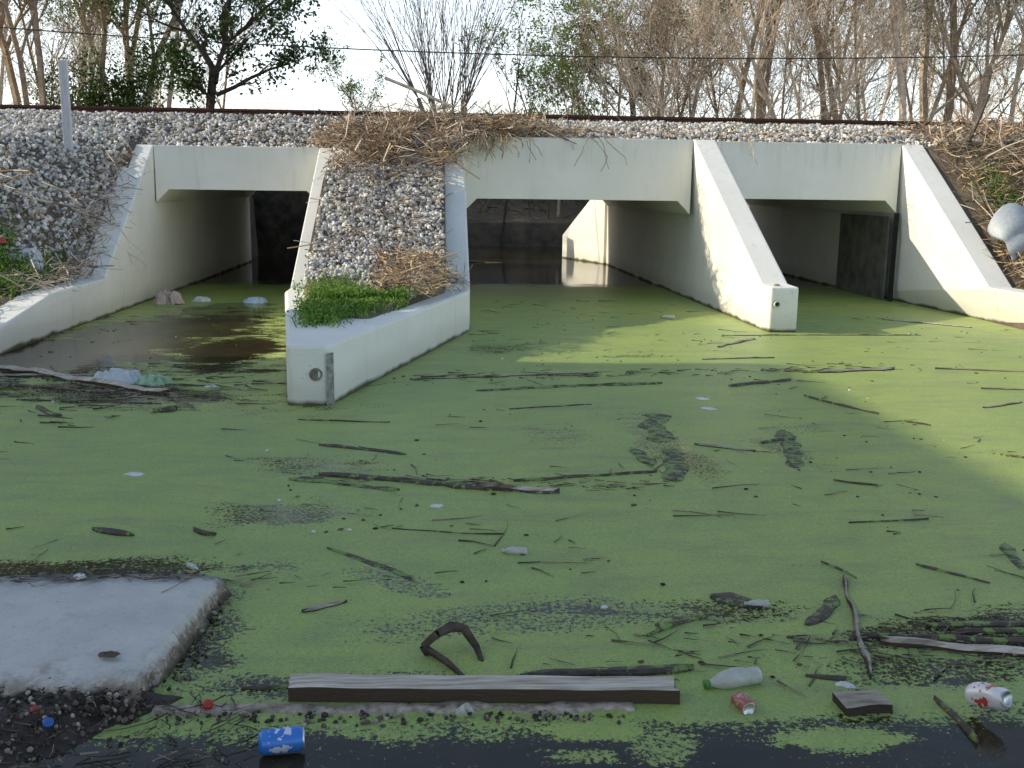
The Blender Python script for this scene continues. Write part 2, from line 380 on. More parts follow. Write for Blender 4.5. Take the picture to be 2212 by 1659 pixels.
# ------------------------------------------------------------ sticks / straw / grass
def sticks(name,n,sample,lmin,lmax,rad,mat,zspread=.05,elev=.25,dirfn=None,bend=.25):
    P0=[];P1=[];A=[];B=[]
    for _ in range(n):
        x,y,z=sample(); th=dirfn() if dirfn else R.uniform(0,2*math.pi); e=R.gauss(0,elev)
        L=R.uniform(lmin,lmax)*(R.random()*.7+.3); r=rad*R.uniform(.5,1.5)
        p=Vector((x,y,z+R.uniform(0,zspread))); d=Vector((math.cos(th)*math.cos(e),math.sin(th)*math.cos(e),math.sin(e)))
        p=p-d*L*.5
        for k in range(3):
            q=p+d*(L/3); P0.append(p[:]);P1.append(q[:]);A.append(r*(1-k*.25));B.append(r*(.75-k*.22)); p=q
            d=(d+Vector((R.gauss(0,bend),R.gauss(0,bend),R.gauss(0,bend*.6 if elev>0 else 0)))).normalized()
    V,F=segs_mesh(P0,P1,A,B,3); return obj(name,np_mesh(name,V,F),[mat])
def gz(x,y):
    if -1.36<x<.1 and y<14.2: return CZ(x,y)
    if -4<x<6.7 and y>14.05: return ET(x,y)
    return H(x,y)
def s_mid():
    while 1:
        x=R.gauss(-.5,.8);y=R.gauss(13.9,.5)
        if -1.6<x<1.6 and 12.3<y<15.2:
            if y<14.0 and not(-1.3<x<.35): continue
            if noise.noise(Vector((x*2.2,y*2.2,4)))<-.12: continue
            return x,y,(gz(min(x,.09) if y<14.05 else x,y))+R.random()*.2*max(0,1-abs(x+.4)/1.5)
sticks('reed_drift',1900,s_mid,.15,.8,.0062,M_straw,.14,.45)
sticks('brush_twigs',520,s_mid,.4,1.3,.008,M_twig,.22,.5)
def s_mid2():
    x=R.gauss(1.0,.5);y=R.gauss(14.3,.22); return x,max(14.02,y),gz(x,max(14.1,y))+R.random()*.16*max(0,1-abs(x-1)/.8)
sticks('reed_drift',750,s_mid2,.15,.7,.006,M_straw,.10,.4)
sticks('brush_twigs',150,s_mid2,.3,1.1,.006,M_twig,.18,.5)
def hang(name,n,xr,mat=M_straw,Lr=(.15,.5)):
    P0=[];P1=[];A=[];B=[]
    for _ in range(n):
        x=R.uniform(*xr);p=Vector((x,14.0,2.2));d=Vector((R.gauss(0,.6),-.5,R.uniform(-.2,.3))).normalized();L=R.uniform(*Lr)
        for k in range(7):
            q=p+d*L/7;q.y=min(q.y,13.97);P0.append(p[:]);P1.append(q[:]);A.append(.0045);B.append(.004);p=q;d=(d+Vector((R.gauss(0,.35),R.gauss(0,.1),-.3))).normalized()
    V,F=segs_mesh(P0,P1,A,B,3); return obj(name,np_mesh(name,V,F),[mat])
hang('hanging_roots',110,(.1,1.0));hang('hanging_roots',30,(.05,.8),M_twig,(.3,.8)); hang('hanging_roots',7,(1.0,2.3),M_dtwig,(.5,1.0)); hang('hanging_roots',3,(4.2,4.5))
def s_top():
    x=R.uniform(2,6.5); y=R.gauss(14.5,.25); y=max(14.1,y); return x,y,gz(x,y)
sticks('reed_litter',330,s_top,.1,.6,.0055,M_straw,.05,.12)
sticks('reed_litter',160,lambda:(lambda x,y:(x,y,gz(x,y)))(R.uniform(-4,-1.3),R.uniform(14.1,15.3)),.1,.5,.0055,M_straw,.05,.12)
def s_right():
    while 1:
        x=R.uniform(6.85,11);y=R.uniform(9.8,15.2)
        if noise.noise(Vector((x*1.7,y*1.7,4)))<-.2 and R.random()<.7: continue
        return x,y,gz(x,y)+R.random()*.06
sticks('reed_drift',4600,s_right,.15,.75,.0070,M_straw,.10,.4)
sticks('brush_twigs',1500,s_right,.3,1.2,.008,M_twig,.2,.5)
sticks('brush_twigs',700,s_right,.2,.8,.008,M_dtwig,.12,.4)
def s_nosefoot():
    x=R.uniform(-.6,.12); y=R.uniform(9.5,10.9); x=min(x,CX(y)+.1); return x,y,CZ(x,y)+R.random()*.06
sticks('reed_drift',520,s_nosefoot,.12,.6,.006,M_straw,.08,.3)
sticks('brush_twigs',40,lambda:(R.uniform(.05,.3),R.uniform(10.6,11.1),.5),.2,.6,.006,M_twig,.1,.5)
def s_left():
    x=R.uniform(-7.5,-4.0);y=R.uniform(9,13.6); return x,y,H(x,y)+.02
sticks('brush_twigs',750,s_left,.15,.9,.006,M_twig,.06,.25)
sticks('brush_twigs',500,lambda:(lambda x,y:(x,y,H(x,y)+.02))(R.uniform(-7,-4),R.uniform(9,11.6)),.1,.6,.006,M_dtwig,.06,.25)
def s_lw():
    y=R.uniform(10.3,13.8); x=R.uniform(-4.5,-3.8); return x,y,max(H(-4.1,y),.3)+R.random()*.1
sticks('brush_twigs',520,s_lw,.2,.8,.006,M_twig,.08,.45)
sticks('reed_litter',260,lambda:(lambda x,y:(x,y,gz(x,y)+.03))(R.uniform(-1.3,.05),R.uniform(10.8,14)),.2,.8,.0065,M_twig,.05,.2)

def grass(name,pts,h,w,mat):
    V=[];n=0;F=[]
    for (x,y,z) in pts:
        th=R.uniform(0,6.28);hh=h*R.uniform(.35,1.25)*(1+.6*noise.noise(Vector((x*4,y*4,2))));lean=Vector((R.gauss(0,.6),R.gauss(0,.6),1)).normalized()*hh
        s=Vector((math.cos(th),math.sin(th),0))*w*R.uniform(.6,1.3)
        b=Vector((x,y,z)); m=b+lean*.55; tip=b+lean+Vector((lean.x*.7,lean.y*.7,-.2*hh))
        V+=[(b-s)[:],(b+s)[:],(m+s*.8)[:],(m-s*.8)[:],(m-s*.8)[:],(m+s*.8)[:],(tip+s*.15)[:],(tip-s*.15)[:]]
        F+=[(n,n+1,n+2,n+3),(n+3,n+2,n+6,n+7)]; n+=8
    return obj(name,np_mesh(name,V,F),[mat])
def weeds(name,pts,size,h,mat):
    P=[(x+R.gauss(0,.02),y+R.gauss(0,.02),z+R.random()**.8*h*(1+.6*noise.noise(Vector((x*5,y*5,7))))) for x,y,z in pts]
    V,F=leaf_quads(P,size,NR,1.5); return obj(name,np_mesh(name,V,F),[mat])
pts=[]
for _ in range(7000):
    cx,cy,sx,sy=R.choice([(-.93,8.35,.09,.25),(-.88,8.8,.14,.25),(-1.0,9.5,.15,.35),(-.9,9.2,.15,.3),(-.45,9.35,.12,.12),(-.65,9.1,.12,.2)])
    x=R.gauss(cx,sx);y=R.gauss(cy,sy)
    if y<7.85 or x>-.74+(y-7.04)*.278-.14 or x<-1.03-(y-7.05)*.135+.06: continue
    pts.append((x,y,.43 if y<9.3 else CZ(x,y)))
grass('grass_clump',pts[:2600],.12,.005,M_grass)
weeds('leafy_weeds',pts,.03,.09,M_grass)
pts=[]
for _ in range(9000):
    x=R.gauss(-4.45,.28);y=R.gauss(10.9,.5)
    if x>-4.04 or noise.noise(Vector((x*3,y*3,1)))<-.2: continue
    pts.append((x,y,H(x,y)))
grass('grass_clump',pts[:3500],.13,.006,M_grass); weeds('leafy_weeds',pts,.035,.12,M_grass)
pts=[(x,y,H(x,y)) for x,y in [(R.gauss(7.3,.12),R.gauss(12.9,.3)) for _ in range(350)]]
grass('grass_clump',pts,.28,.006,M_grass)
pts=[(x,y,ET(x,y)) for x,y in [(R.gauss(5.0,.35),R.gauss(15.0,.1)) for _ in range(120)]]
grass('grass_clump',pts,.10,.005,M_grass)

def branchy(name,p,d,L,r,mat,lev=3,gravity=-.02,wander=.3,nc=3):
    P0=[];P1=[];A=[];B=[]
    st=[(Vector(p),Vector(d).normalized(),L,r,lev)]
    while st:
        p,d,L,r,l=st.pop()
        n=5
        for i in range(n):
            d=(d+Vector((R.gauss(0,wander),R.gauss(0,wander),R.gauss(0,wander*.6)+gravity))).normalized()
            q=p+d*L/n; ra=r*(1-.12*i); rb=r*(1-.12*(i+1))
            P0.append(p[:]);P1.append(q[:]);A.append(ra);B.append(rb);p=q
            if l>0 and i>=1 and R.random()<nc/4.:
                ax=Vector((R.gauss(0,1),R.gauss(0,1),R.gauss(0,.6))).normalized()
                st.append((p.copy(),(d+ax*.8).normalized(),L*.6*R.uniform(.7,1.2),rb*.6,l-1))
    V,F=segs_mesh(P0,P1,A,B,5); return obj(name,np_mesh(name,V,F,smooth=True),[mat])
branchy('fallen_branch',(-5.2,11.9,1.45),(1,-.35,.1),1.3,.018,M_twig,3)
branchy('fallen_branch',(-4.6,11.8,1.4),(.8,-.2,-.2),1.0,.015,M_twig,3)
branchy('fallen_branch',(-5.4,12.4,1.6),(1,-.3,-.1),1.2,.014,M_twig,3)
branchy('fallen_branch',(-4.5,12.3,1.5),(.8,-.4,.0),.9,.013,M_twig,3)
branchy('fallen_branch',(-4.1,13.4,1.9),(.2,-.4,-.2),.6,.010,M_twig,3)
branchy('fallen_branch',(-3.9,12.7,1.25),(.3,-.3,-.8),.6,.008,M_dtwig,2)
branchy('fallen_branch',(-3.85,11.9,.55),(.1,-.2,-1),.5,.006,M_dtwig,2)
branchy('fallen_branch',(-3.9,10.8,.5),(.2,-.2,-1),.4,.006,M_dtwig,2)
branchy('fallen_branch',(7.2,13.2,2.0),(.9,-.3,.5),1.2,.012,M_twig,3)
branchy('fallen_branch',(7.6,13.6,2.1),(-.2,0,.9),1.0,.010,M_twig,3)
branchy('fallen_branch',(6.75,12.4,.8),(-.12,-.5,-.6),.55,.010,M_dtwig,0)
branchy('fallen_branch',(-1.3,14.0,2.15),(.9,-.5,.15),1.1,.014,M_twig,3)
branchy('fallen_branch',(-.3,14.2,2.25),(.9,-.3,.25),.7,.012,M_twig,3)
branchy('fallen_branch',(-.9,12.9,1.7),(1,-.1,.2),.8,.010,M_twig,2)
branchy('fallen_branch',(-.1,13.6,2.05),(-.6,-.6,-.1),.8,.010,M_twig,3)

prism('marker_post',[(-4.63,13.46),(-4.53,13.46),(-4.53,13.52),(-4.63,13.52)],'z',1.7,2.98,M_post,None,.006)
def tube(name,pts,r,mat,k=8,parent=None):
    P0=[p for p in pts[:-1]];P1=pts[1:]
    V,F=segs_mesh(P0,P1,[r]*len(P0),[r]*len(P0),k); return obj(name,np_mesh(name,V,F,smooth=True),[mat],parent)
M_dark=simple('dark_metal',(.03,.03,.03),(.08,.07,.06),12,.6)
tube('leaning_stake',[(7.25,14.0,2.0),(7.42,14.0,2.45),(7.55,14.0,2.85)],.02,M_dark)

# ------------------------------------------------------------ trees
def gen_tree(seed,h=5,r0=.1,levels=4,nc=4,spread=.8,up=.12,wander=.18,ratio=.62,lean=(0,0),split=.35,leaf=0,leafsize=.1,leafspread=.25,trunkn=6,start=None,clump=0):
    rg=random.Random(seed);P0=[];P1=[];A=[];B=[];tips=[]
    st=[(Vector((0,0,0)),Vector((lean[0],lean[1],1)).normalized(),h,r0,0)]
    if start: st=[(Vector(p),Vector(d).normalized(),L,r,l) for p,d,L,r,l in start]
    while st:
        p,d,L,r,l=st.pop(); n=trunkn if l==0 else 4
        if l<0: n=6
        for i in range(n):
            ww=wander*(.45 if l<=0 else 1)
            d=(d+Vector((rg.gauss(0,ww),rg.gauss(0,ww),rg.gauss(0,ww)*.5+(up if l>0 else .05)))).normalized()
            tp=.6 if l>=0 else .25
            q=p+d*L/n; ra=r*(1-tp*i/n); rb=r*(1-tp*(i+1)/n)
            P0.append(p[:]);P1.append(q[:]);A.append(ra);B.append(rb);p=q
            if 0<=l<levels and (i+1)/n>=(split if l==0 else .2):
                k=nc/float(n) if l>0 else nc*1.6/n
                m=int(k)+(1 if rg.random()<k-int(k) else 0)
                for _ in range(m):
                    ax=Vector((rg.gauss(0,1),rg.gauss(0,1),rg.gauss(0,.5))); ax=(ax-d*ax.dot(d)).normalized()
                    st.append((p.copy(),(d+ax*spread*rg.uniform(.6,1.3)).normalized(),L*ratio*rg.uniform(.6,1.15)*(.75 if l==0 else 1),max(rb*.62,.004),l+1))
        if l>=levels-1: tips.append(p[:])
    V,F=segs_mesh(P0,P1,A,B,4); parts=[(V,F,0)]
    if leaf:
        T=np.array(tips); rs=np.random.RandomState(seed)
        if clump: T=T[rs.permutation(len(T))[:clump]]
        idx=rs.randint(0,len(T),leaf); pos=T[idx]+rs.normal(0,leafspread,(leaf,3))*rs.uniform(.4,1.2,(leaf,1))
        LV,LF=leaf_quads(pos,leafsize,rs); parts.append((LV,LF,1))
    return merge(parts)
M_barkp=simple('bark_pale',(.46,.36,.26),(.80,.68,.54),9,.9)
M_barkd=simple('bark_dark',(.03,.024,.02),(.09,.07,.055),9,.9)
M_barkm=simple('bark_mid',(.24,.175,.12),(.52,.41,.30),9,.9)
M_leafd=islandmat('leaf_dark',[(0,(.03,.06,.015)),(.35,(.055,.10,.022)),(.7,(.09,.14,.03)),(.9,(.16,.20,.06))],.45,.3,k=1.15)
M_leafy=islandmat('leaf_light',[(0,(.14,.22,.035)),(.35,(.20,.29,.06)),(.7,(.28,.36,.09)),(.9,(.09,.14,.03))],.5,.4,k=1.25)
M_leafo=islandmat('leaf_olive',[(0,(.14,.13,.045)),(.35,(.20,.17,.075)),(.7,(.09,.10,.03)),(.9,(.30,.22,.12))],.6,.35,k=1.5)
M_leafg=islandmat('leaf_green',[(0,(.09,.13,.03)),(.35,(.13,.17,.045)),(.7,(.06,.09,.02)),(.9,(.20,.22,.08))],.5,.4,k=1.5)
def tmesh(name,mats,**k):
    V,F,mi=gen_tree(**k); me=np_mesh(name,V,F,mi)
    for m in mats: me.materials.append(m)
    return me
def place(name,me,x,y,s=1,rz=0,z=None):
    o=bpy.data.objects.new(name,me);COL.objects.link(o);o.location=(x,y,H(x,y)-.1 if z is None else z);o.scale=(s,s,s);o.rotation_euler=(0,0,rz);return o
bareA=tmesh('bareA',[M_barkp,M_leafo],seed=1,h=6.5,r0=.10,levels=4,nc=5,spread=.75,wander=.24,leaf=900,leafsize=.07,leafspread=.3)
bareB=tmesh('bareB',[M_barkm,M_leafo],seed=2,h=7.5,r0=.11,levels=4,nc=5,spread=.65,up=.15,wander=.24,leaf=1500,leafsize=.08,leafspread=.3)
bareC=tmesh('bareC',[M_barkp,M_leafy],seed=3,h=5.5,r0=.09,levels=4,nc=5,spread=.95,up=.08,leaf=1800,leafsize=.08,lean=(.35,0),leafspread=.3)
bareD=tmesh('bareD',[M_barkm,M_leafg],seed=4,h=8,r0=.13,levels=4,nc=5,spread=.8,leaf=9000,leafsize=.10,leafspread=.30,clump=190)
bareE=tmesh('bareE',[M_barkp,M_leafo],seed=9,h=4.2,r0=.06,levels=4,nc=6,spread=1.0,up=.10,leaf=300,leafsize=.06,leafspread=.3,split=.12)
bareF=tmesh('bareF',[M_barkm,M_leafo],seed=17,h=4.6,r0=.05,levels=4,nc=6,spread=1.1,up=.16,wander=.14,leaf=200,leafsize=.06,leafspread=.3,split=.05)
oak=tmesh('oak',[M_barkd,M_leafd],seed=12,levels=4,nc=5,spread=.9,up=.05,wander=.25,leaf=7000,leafsize=.12,leafspread=.17,clump=240,
   start=[((0,0,0),(.02,0,1),3.6,.14,-1),((0.05,0,3.4),(-.45,.1,1),2.6,.085,1),((0.05,0,3.5),(.55,-.1,1),2.8,.09,1),((.02,0,2.9),(1,.2,.25),2.1,.06,1),((0,0,2.7),(-.8,-.2,.35),1.1,.045,1),((0,.1,3.2),(.1,.8,.8),2.0,.06,1),((.6,0,4.4),(1,0,.5),1.9,.05,1)])
camp=tmesh('camphor',[M_barkd,M_leafd],seed=21,h=3.3,r0=.08,levels=3,nc=6,spread=.9,leaf=9000,leafsize=.13,leafspread=.33,split=.2)
yel=tmesh('privet',[M_barkm,M_leafy],seed=31,h=4.4,r0=.06,levels=4,nc=5,spread=.8,leaf=3000,leafsize=.10,leafspread=.15,split=.3,clump=130)
thin=tmesh('thin',[M_barkd,M_leafo],seed=41,h=5.0,r0=.05,levels=3,nc=4,spread=.5,up=.2,leaf=60,leafsize=.07)
place('oak_tree',oak,-5.3,26,.94,0)
place('camphor_tree',camp,-7.75,27.5,.74,1.0)
place('camphor_tree',camp,-9.1,28.3,.6,3.0)
for x,y,me,s,rz in [(-11.0,27,bareD,1.0,.3),(-9.4,26.5,bareB,1,2.2),(-12.6,29,bareB,1.1,4),(-9.2,33,bareD,1.1,1),(-10.3,25,bareA,1,5),(-7.4,31,bareA,1.1,2.5),(-8.4,29,bareB,1.05,.6),(-11.8,31,bareD,1.05,3.5),(-10,29,bareF,1.3,1),(-12,26,bareF,1.3,2),(-6.9,33,bareF,1.2,3),(-8.2,30,bareD,.9,2.0),(-10.4,27.5,bareD,.9,4.4),(-9.3,29.5,bareD,.85,5.6)]:
    place('bare_tree',me,x,y,s,rz)
place('privet_tree',yel,-2.3,31,.62,1.2)
place('privet_tree',yel,3.3,28,.90,.4)
place('privet_tree',yel,3.0,29.5,.8,2.4)
place('privet_tree',yel,4.5,31,.9,3.4)
place('thin_tree',thin,1.75,27,1.05,1)
place('oak_tree',oak,5.8,32,.8,3.3)
for i,(x,y,me,s,rz) in enumerate([(4.9,29,bareF,1.15,2),(6.2,27,bareE,1.25,1),(6.0,29,bareF,1.2,4.4),(7.2,28.5,bareA,1.0,2),(8.0,26.5,bareE,1.2,3),(9.0,29,bareB,1,1.2),(9.6,26.8,bareC,1.15,3.3),(10.6,27.5,bareE,1.25,4),
    (11.2,29.5,bareD,1,2.2),(11.8,26.5,bareA,1.1,4.4),(12.8,28,bareC,1.2,.4),(13.6,26.5,bareB,1.0,.6),(14.3,29,bareD,1.1,4.0),(15.2,27,bareA,1.1,0.2),(16.2,28,bareC,1.2,2.9),(17.2,30,bareD,1.1,5),(10,32,bareD,1.15,.2),(12.9,32,bareB,1.1,3),(15.8,33,bareD,1.2,1),(7.0,31,bareF,1.3,3.6),(8.6,31,bareF,1.4,.6),(11.5,31,bareF,1.4,2.6),
    (6.9,27.5,bareF,1.1,5.2),(9.2,27.8,bareF,1.1,1.7),(12.3,29.5,bareF,1.3,.9),(14.4,27.6,bareF,1.25,3.9),(8.1,28.6,bareD,.95,5.4)]):
    place('bare_tree',me,x,y,s,rz)
de=empty('distant_trees')
for i in range(40):
    x=R.uniform(10,34) if R.random()<.62 else R.uniform(-34,-12); y=R.uniform(38,60)
    o=place('tree_%d'%i,R.choice([bareA,bareB,bareF,bareC]),x,y,R.uniform(1.0,1.5),R.uniform(0,6)); o.parent=de
for i in range(10):
    x=R.uniform(-10,9);y=R.uniform(60,80); o=place('tree_l%d'%i,R.choice([bareE,bareC]),x,y,R.uniform(.6,.9),R.uniform(0,6)); o.parent=de
rg=random.Random(5);P0=[];P1=[];A=[];B=[]
def rod(p,d,L,r,w=.05,n=6,sub=0):
    for i in range(n):
        d=(d+Vector((rg.gauss(0,w),rg.gauss(0,w),.02))).normalized(); q=p+d*L/n
        P0.append(p[:]);P1.append(q[:]);A.append(max(.0045,r*(1-.75*i/n)));B.append(max(.004,r*(1-.75*(i+1)/n)));p=q
        if sub and rg.random()<.6:
            ax=Vector((rg.gauss(0,1),rg.gauss(0,1),0)).normalized(); rod(p.copy(),(d+ax*.4).normalized(),L*.4*rg.uniform(.5,1.2),r*.45,.05,4,sub-1)
for k in range(7):
    fx=-.6+1.2*k/6+rg.gauss(0,.08); q=Vector((fx,rg.gauss(0,.25),2.55+rg.uniform(-.15,.35)-abs(fx)*.15))
    m_=Vector((fx*.55+rg.gauss(0,.06),0,1.5)); 
    for a,b,ra,rb in ((Vector((0,0,0)),m_,.10,.08),(m_,q,.08,.055)):
        P0.append(a[:]);P1.append(b[:]);A.append(ra);B.append(rb)
    for j in range(8):
        dd=Vector((fx*.65+rg.gauss(0,.20),rg.gauss(0,.2),1)).normalized(); rod(q.copy(),dd,rg.uniform(2.4,4.0),.014,.05,7,2)
V,F=segs_mesh(P0,P1,A,B,4)
me=np_mesh('pollard',V,F); me.materials.append(simple('bark_grey',(.12,.09,.075),(.30,.24,.20),9,.9)); place('pollarded_tree',me,.25,27,1,0,z=1.0)
tube('dead_trunk',[(-1.15,24,3.9),(-.4,24,3.62),(.35,24,3.30)],.04,M_barkp,6)
sticks('brush_thicket',1400,lambda:(R.uniform(-2,8),R.uniform(27.4,31),R.uniform(.7,2.2)),.5,1.6,.014,M_dtwig,.3,.8)
branchy('floating_branch',(.6,21.1,.02),(1,.05,-.02),2.0,.025,M_dtwig,0,-.01,.05)

pl=empty('power_line')
def pole(x):
    tube('pole',[(x,22,.8),(x,22,7.4)],.13,M_barkm,10,pl)
    prism('crossarm',[(21.95,6.9),(22.05,6.9),(22.05,7.0),(21.95,7.0)],'x',x-.9,x+.9,M_tie,pl,.004)
pole(-30);pole(30)
pts=[]
for i in range(41):
    t=i/40; pts.append((-30+60*t,22,6.75*(1-t)+6.0*t-2.15*4*t*(1-t)))
tube('wire',pts,.013,M_dark,5,pl)

def shade_caster():  # added out of view; guessed brick house form, sized to shade the near water
    b=empty('unseen_shade_caster',(0,0,0))
    m,t,bs=newmat('brick'); co=t.mapping(coords(t),rot=(math.pi/2,0,math.pi/2))
    br=t.add('ShaderNodeTexBrick'); t.link(co,br.inputs['Vector']); br.inputs['Scale'].default_value=4
    br.inputs['Color1'].default_value=(.28,.12,.08,1);br.inputs['Color2'].default_value=(.22,.09,.06,1);br.inputs['Mortar'].default_value=(.35,.33,.3,1)
    t.link(br.outputs[0],bs.inputs['Base Color']); bs.inputs['Roughness'].default_value=.9
    xr=-14.0;yf=10.35;hh=7.8
    prism('walls',[(-26,-14),(xr,-14),(xr,yf),(-26,yf)],'z',-.2,hh-.1,m,b,0)
    prism('roof',[(-26.2,-14.2),(xr+.15,-14.2),(xr+.15,yf+.1),(-26.2,yf+.1)],'z',hh-.097,hh+.15,M_inner,b,.01)
    mg=simple('window_glass',(.03,.04,.05),(.06,.07,.08),3,.1)
    for i in range(7):
        for j in range(2):
            y=-12+i*3.2;z=1.2+j*3.3
            prism('window',[(y,z),(y+1.3,z),(y+1.3,z+1.7),(y,z+1.7)],'x',xr-.02,xr+.02,mg,b,0)
            prism('sill',[(y-.1,z-.1),(y+1.4,z-.1),(y+1.4,z-.003),(y-.1,z-.003)],'x',xr-.01,xr+.08,M_inner,b,0)
shade_caster()

# ------------------------------------------------------------ slab, kerb, mud
bm=bmesh.new();out=[]
def edge(a,b,n,j,sd=0,amp=.03):
    L=math.hypot(b[0]-a[0],b[1]-a[1]); nx_=-(b[1]-a[1])/L; ny_=(b[0]-a[0])/L
    for i in range(n):
        t=i/n; w_=amp*noise.noise(Vector((t*L*4,sd,0)))+amp*.5*noise.noise(Vector((t*L*14,sd,2)))+R.gauss(0,j)
        out.append((a[0]+(b[0]-a[0])*t+nx_*w_,a[1]+(b[1]-a[1])*t+ny_*w_))
edge((-4.0,3.72),(-.86,3.68),60,.002,1,.02);edge((-.80,3.64),(-.84,3.3),26,.003,2,.035);edge((-.84,3.3),(-.88,2.98),26,.003,3,.04);edge((-.90,2.88),(-4.0,2.72),160,.004,4,.05);edge((-4,2.72),(-4,3.72),2,0,5,0)
def off(x,y,k): 
    return ((.018 if x>-.95 else 0)*k+R.gauss(0,.002),(-.032 if y<3.1 else .010)*k+R.gauss(0,.003))
top=[bm.verts.new((x,y,.080+.004*noise.noise(Vector((x*6,y*6,0)))-(.014 if y<3.0 else 0))) for x,y in out]
r_=[]
for k,z in ((.5,.062),(1.0,.046),(1.6,.028),(2.2,.008)):
    row=[]
    for x,y in out:
        o_=off(x,y,k*(1+.5*noise.noise(Vector((x*13,y*13,k*3))))); row.append(bm.verts.new((x+o_[0],y+o_[1],z+.008*noise.noise(Vector((x*20,y*20,k))))))
    r_.append(row)
bot=[bm.verts.new((v.co.x,v.co.y,-.15)) for v in r_[-1]]
bm.faces.new(top)
seq=[top]+r_+[bot]
for a,b in zip(seq,seq[1:]):
    for i in range(len(a)): bm.faces.new((a[i],b[i],b[(i+1)%len(a)],a[(i+1)%len(a)]))
bmesh.ops.recalc_face_normals(bm,faces=bm.faces)
me=bpy.data.meshes.new('slab');bm.to_mesh(me);bm.free()
def slab_mat():
    m,t,bs=newmat('slab_concrete');co=coords(t)
    sep=t.add('ShaderNodeSeparateXYZ'); t.link(co,sep.inputs[0])
    n=t.noise(co,2.5,6,.65);n2=t.noise(co,45,4,.7);n4=t.noise(co,160,3,.7)
    col=t.ramp(n,[(.3,(.44,.425,.39)),(.7,(.64,.62,.57))])
    col=t.mix(t.sstep(n2,.56,.72,0,.5),col,(.30,.28,.24))
    col=t.mix(t.sstep(n4,.5,.7,0,.4),col,(.70,.68,.63))
    col=t.mix(t.sstep(t.noise(co,7,5,.7),.55,.75,0,.45),col,(.36,.33,.28))
    vor=t.add('ShaderNodeTexVoronoi'); t.link(t.mix(.04,co,t.noise(co,30,2)),vor.inputs['Vector']); vor.inputs['Scale'].default_value=85
    vc=t.add('ShaderNodeSeparateColor'); t.link(vor.outputs['Color'],vc.inputs[0])
    agg=t.mix(vc.outputs[0],(.17,.13,.09),(.52,.45,.36))
    agg=t.mix(t.sstep(t.noise(co,22,5,.7),.42,.6),agg,(.22,.17,.12))
    side=t.sstep(t.math('ADD',sep.outputs[2],t.math('MULTIPLY',t.math('SUBTRACT',n2,.5),.05)),.04,.068,1,0)
    col=t.mix(side,col,agg)
    dark=t.sstep(t.math('ADD',sep.outputs[2],t.math('MULTIPLY',t.math('SUBTRACT',n2,.5),.03)),.012,.04,1,0)
    col=t.mix(t.math('MULTIPLY',dark,.85),col,(.045,.038,.022))
    front=t.sstep(t.math('ADD',sep.outputs[1],t.math('MULTIPLY',t.math('SUBTRACT',t.noise(co,8,5,.7),.5),.6)),2.82,3.02,1,0)
    col=t.mix(t.math('MULTIPLY',front,.7),col,agg)
    back=t.sstep(t.math('ADD',sep.outputs[1],t.math('MULTIPLY',t.math('SUBTRACT',t.noise(co,6,5,.7),.5),.35)),3.58,3.70,0,1)
    col=t.mix(t.math('MULTIPLY',back,.8),col,(.06,.05,.035))
    t.link(col,bs.inputs['Base Color']);bs.inputs['Roughness'].default_value=.85;bump(t,bs,t.math('ADD',n2,n4),.5,.005);return m
obj('concrete_slab',me,[slab_mat()])
def mudz(x,y):
    e=-.80+.12*noise.noise(Vector((x*3,y*3,0)))-(2.72-y)*.9
    t=min(1,max(0,(e-x)/.25))
    return -.04+.085*t+.02*noise.noise(Vector((x*6,y*6,1)))+.012*noise.noise(Vector((x*25,y*25,1)))
mx_=np.arange(-3.9,.0,.03);my_=np.arange(1.2,2.98,.03)
V=[(x,y,mudz(x,y)-(.0 if y<2.9 else .06)) for y in my_ for x in mx_];nx=len(mx_)
F=[(j*nx+i,j*nx+i+1,(j+1)*nx+i+1,(j+1)*nx+i) for j in range(len(my_)-1) for i in range(nx-1)]
M_mud=simple('mud',(.014,.010,.007),(.075,.056,.042),25,.6,.9,.02,spec=.4)
obj('mud_bank',np_mesh('mud',V,F,smooth=True),[M_mud])
M_peb=islandmat('pebbles',[(0,(.06,.05,.04)),(.4,(.13,.10,.08)),(.7,(.25,.21,.17)),(.85,(.03,.025,.02)),(.93,(.4,.36,.3))],.7)
P=[]
for _ in range(1500):
    x=R.uniform(-1.8,-.75);y=R.uniform(2.3,2.85);z=mudz(x,y)
    if z>.0:P.append((x,y,z+.002))
for _ in range(420):
    P.append((R.uniform(-1.6,-.85),R.gauss(2.79,.04),.035+R.gauss(0,.010)))
for _ in range(160):
    x=R.uniform(-.8,.55); P.append((x,2.75+R.gauss(0,.02)-.05*(x+.8)/1.4,.003))
for _ in range(90):
    P.append((R.gauss(-.79,.03),R.uniform(2.9,3.6),.012))
stone_mesh('pebbles',P,.015,M_peb)
sticks('mud_litter',280,lambda:(lambda x,y:(x,y,max(.004,mudz(x,y))+.004))(R.uniform(-1.7,-.5),R.uniform(2.35,2.86)),.04,.2,.0025,M_dtwig,.01,.1)
n=110;V=[];
for i in range(n+1):
    t=i/n;x=-.82+1.4*t;y0=2.805-.05*t+.02*noise.noise(Vector((x*5,1,0)));w=.022+.018*noise.noise(Vector((x*9,0,0)));zz=.004+.010*noise.noise(Vector((x*7,4,0)))
    V+=[(x,y0-w-.02+R.gauss(0,.003),-.02),(x,y0-w+R.gauss(0,.003),zz),(x,y0+w,zz+.002),(x,y0+w+.01,-.02)]
F=[(4*i+k,4*i+4+k,4*i+5+k,4*i+1+k) for i in range(n) for k in range(3)]
obj('kerb_edge',np_mesh('kerb',V,F,smooth=True),[simple('kerb_concrete',(.15,.11,.075),(.60,.51,.40),26,.8,.6,.01,weed=-.03)])

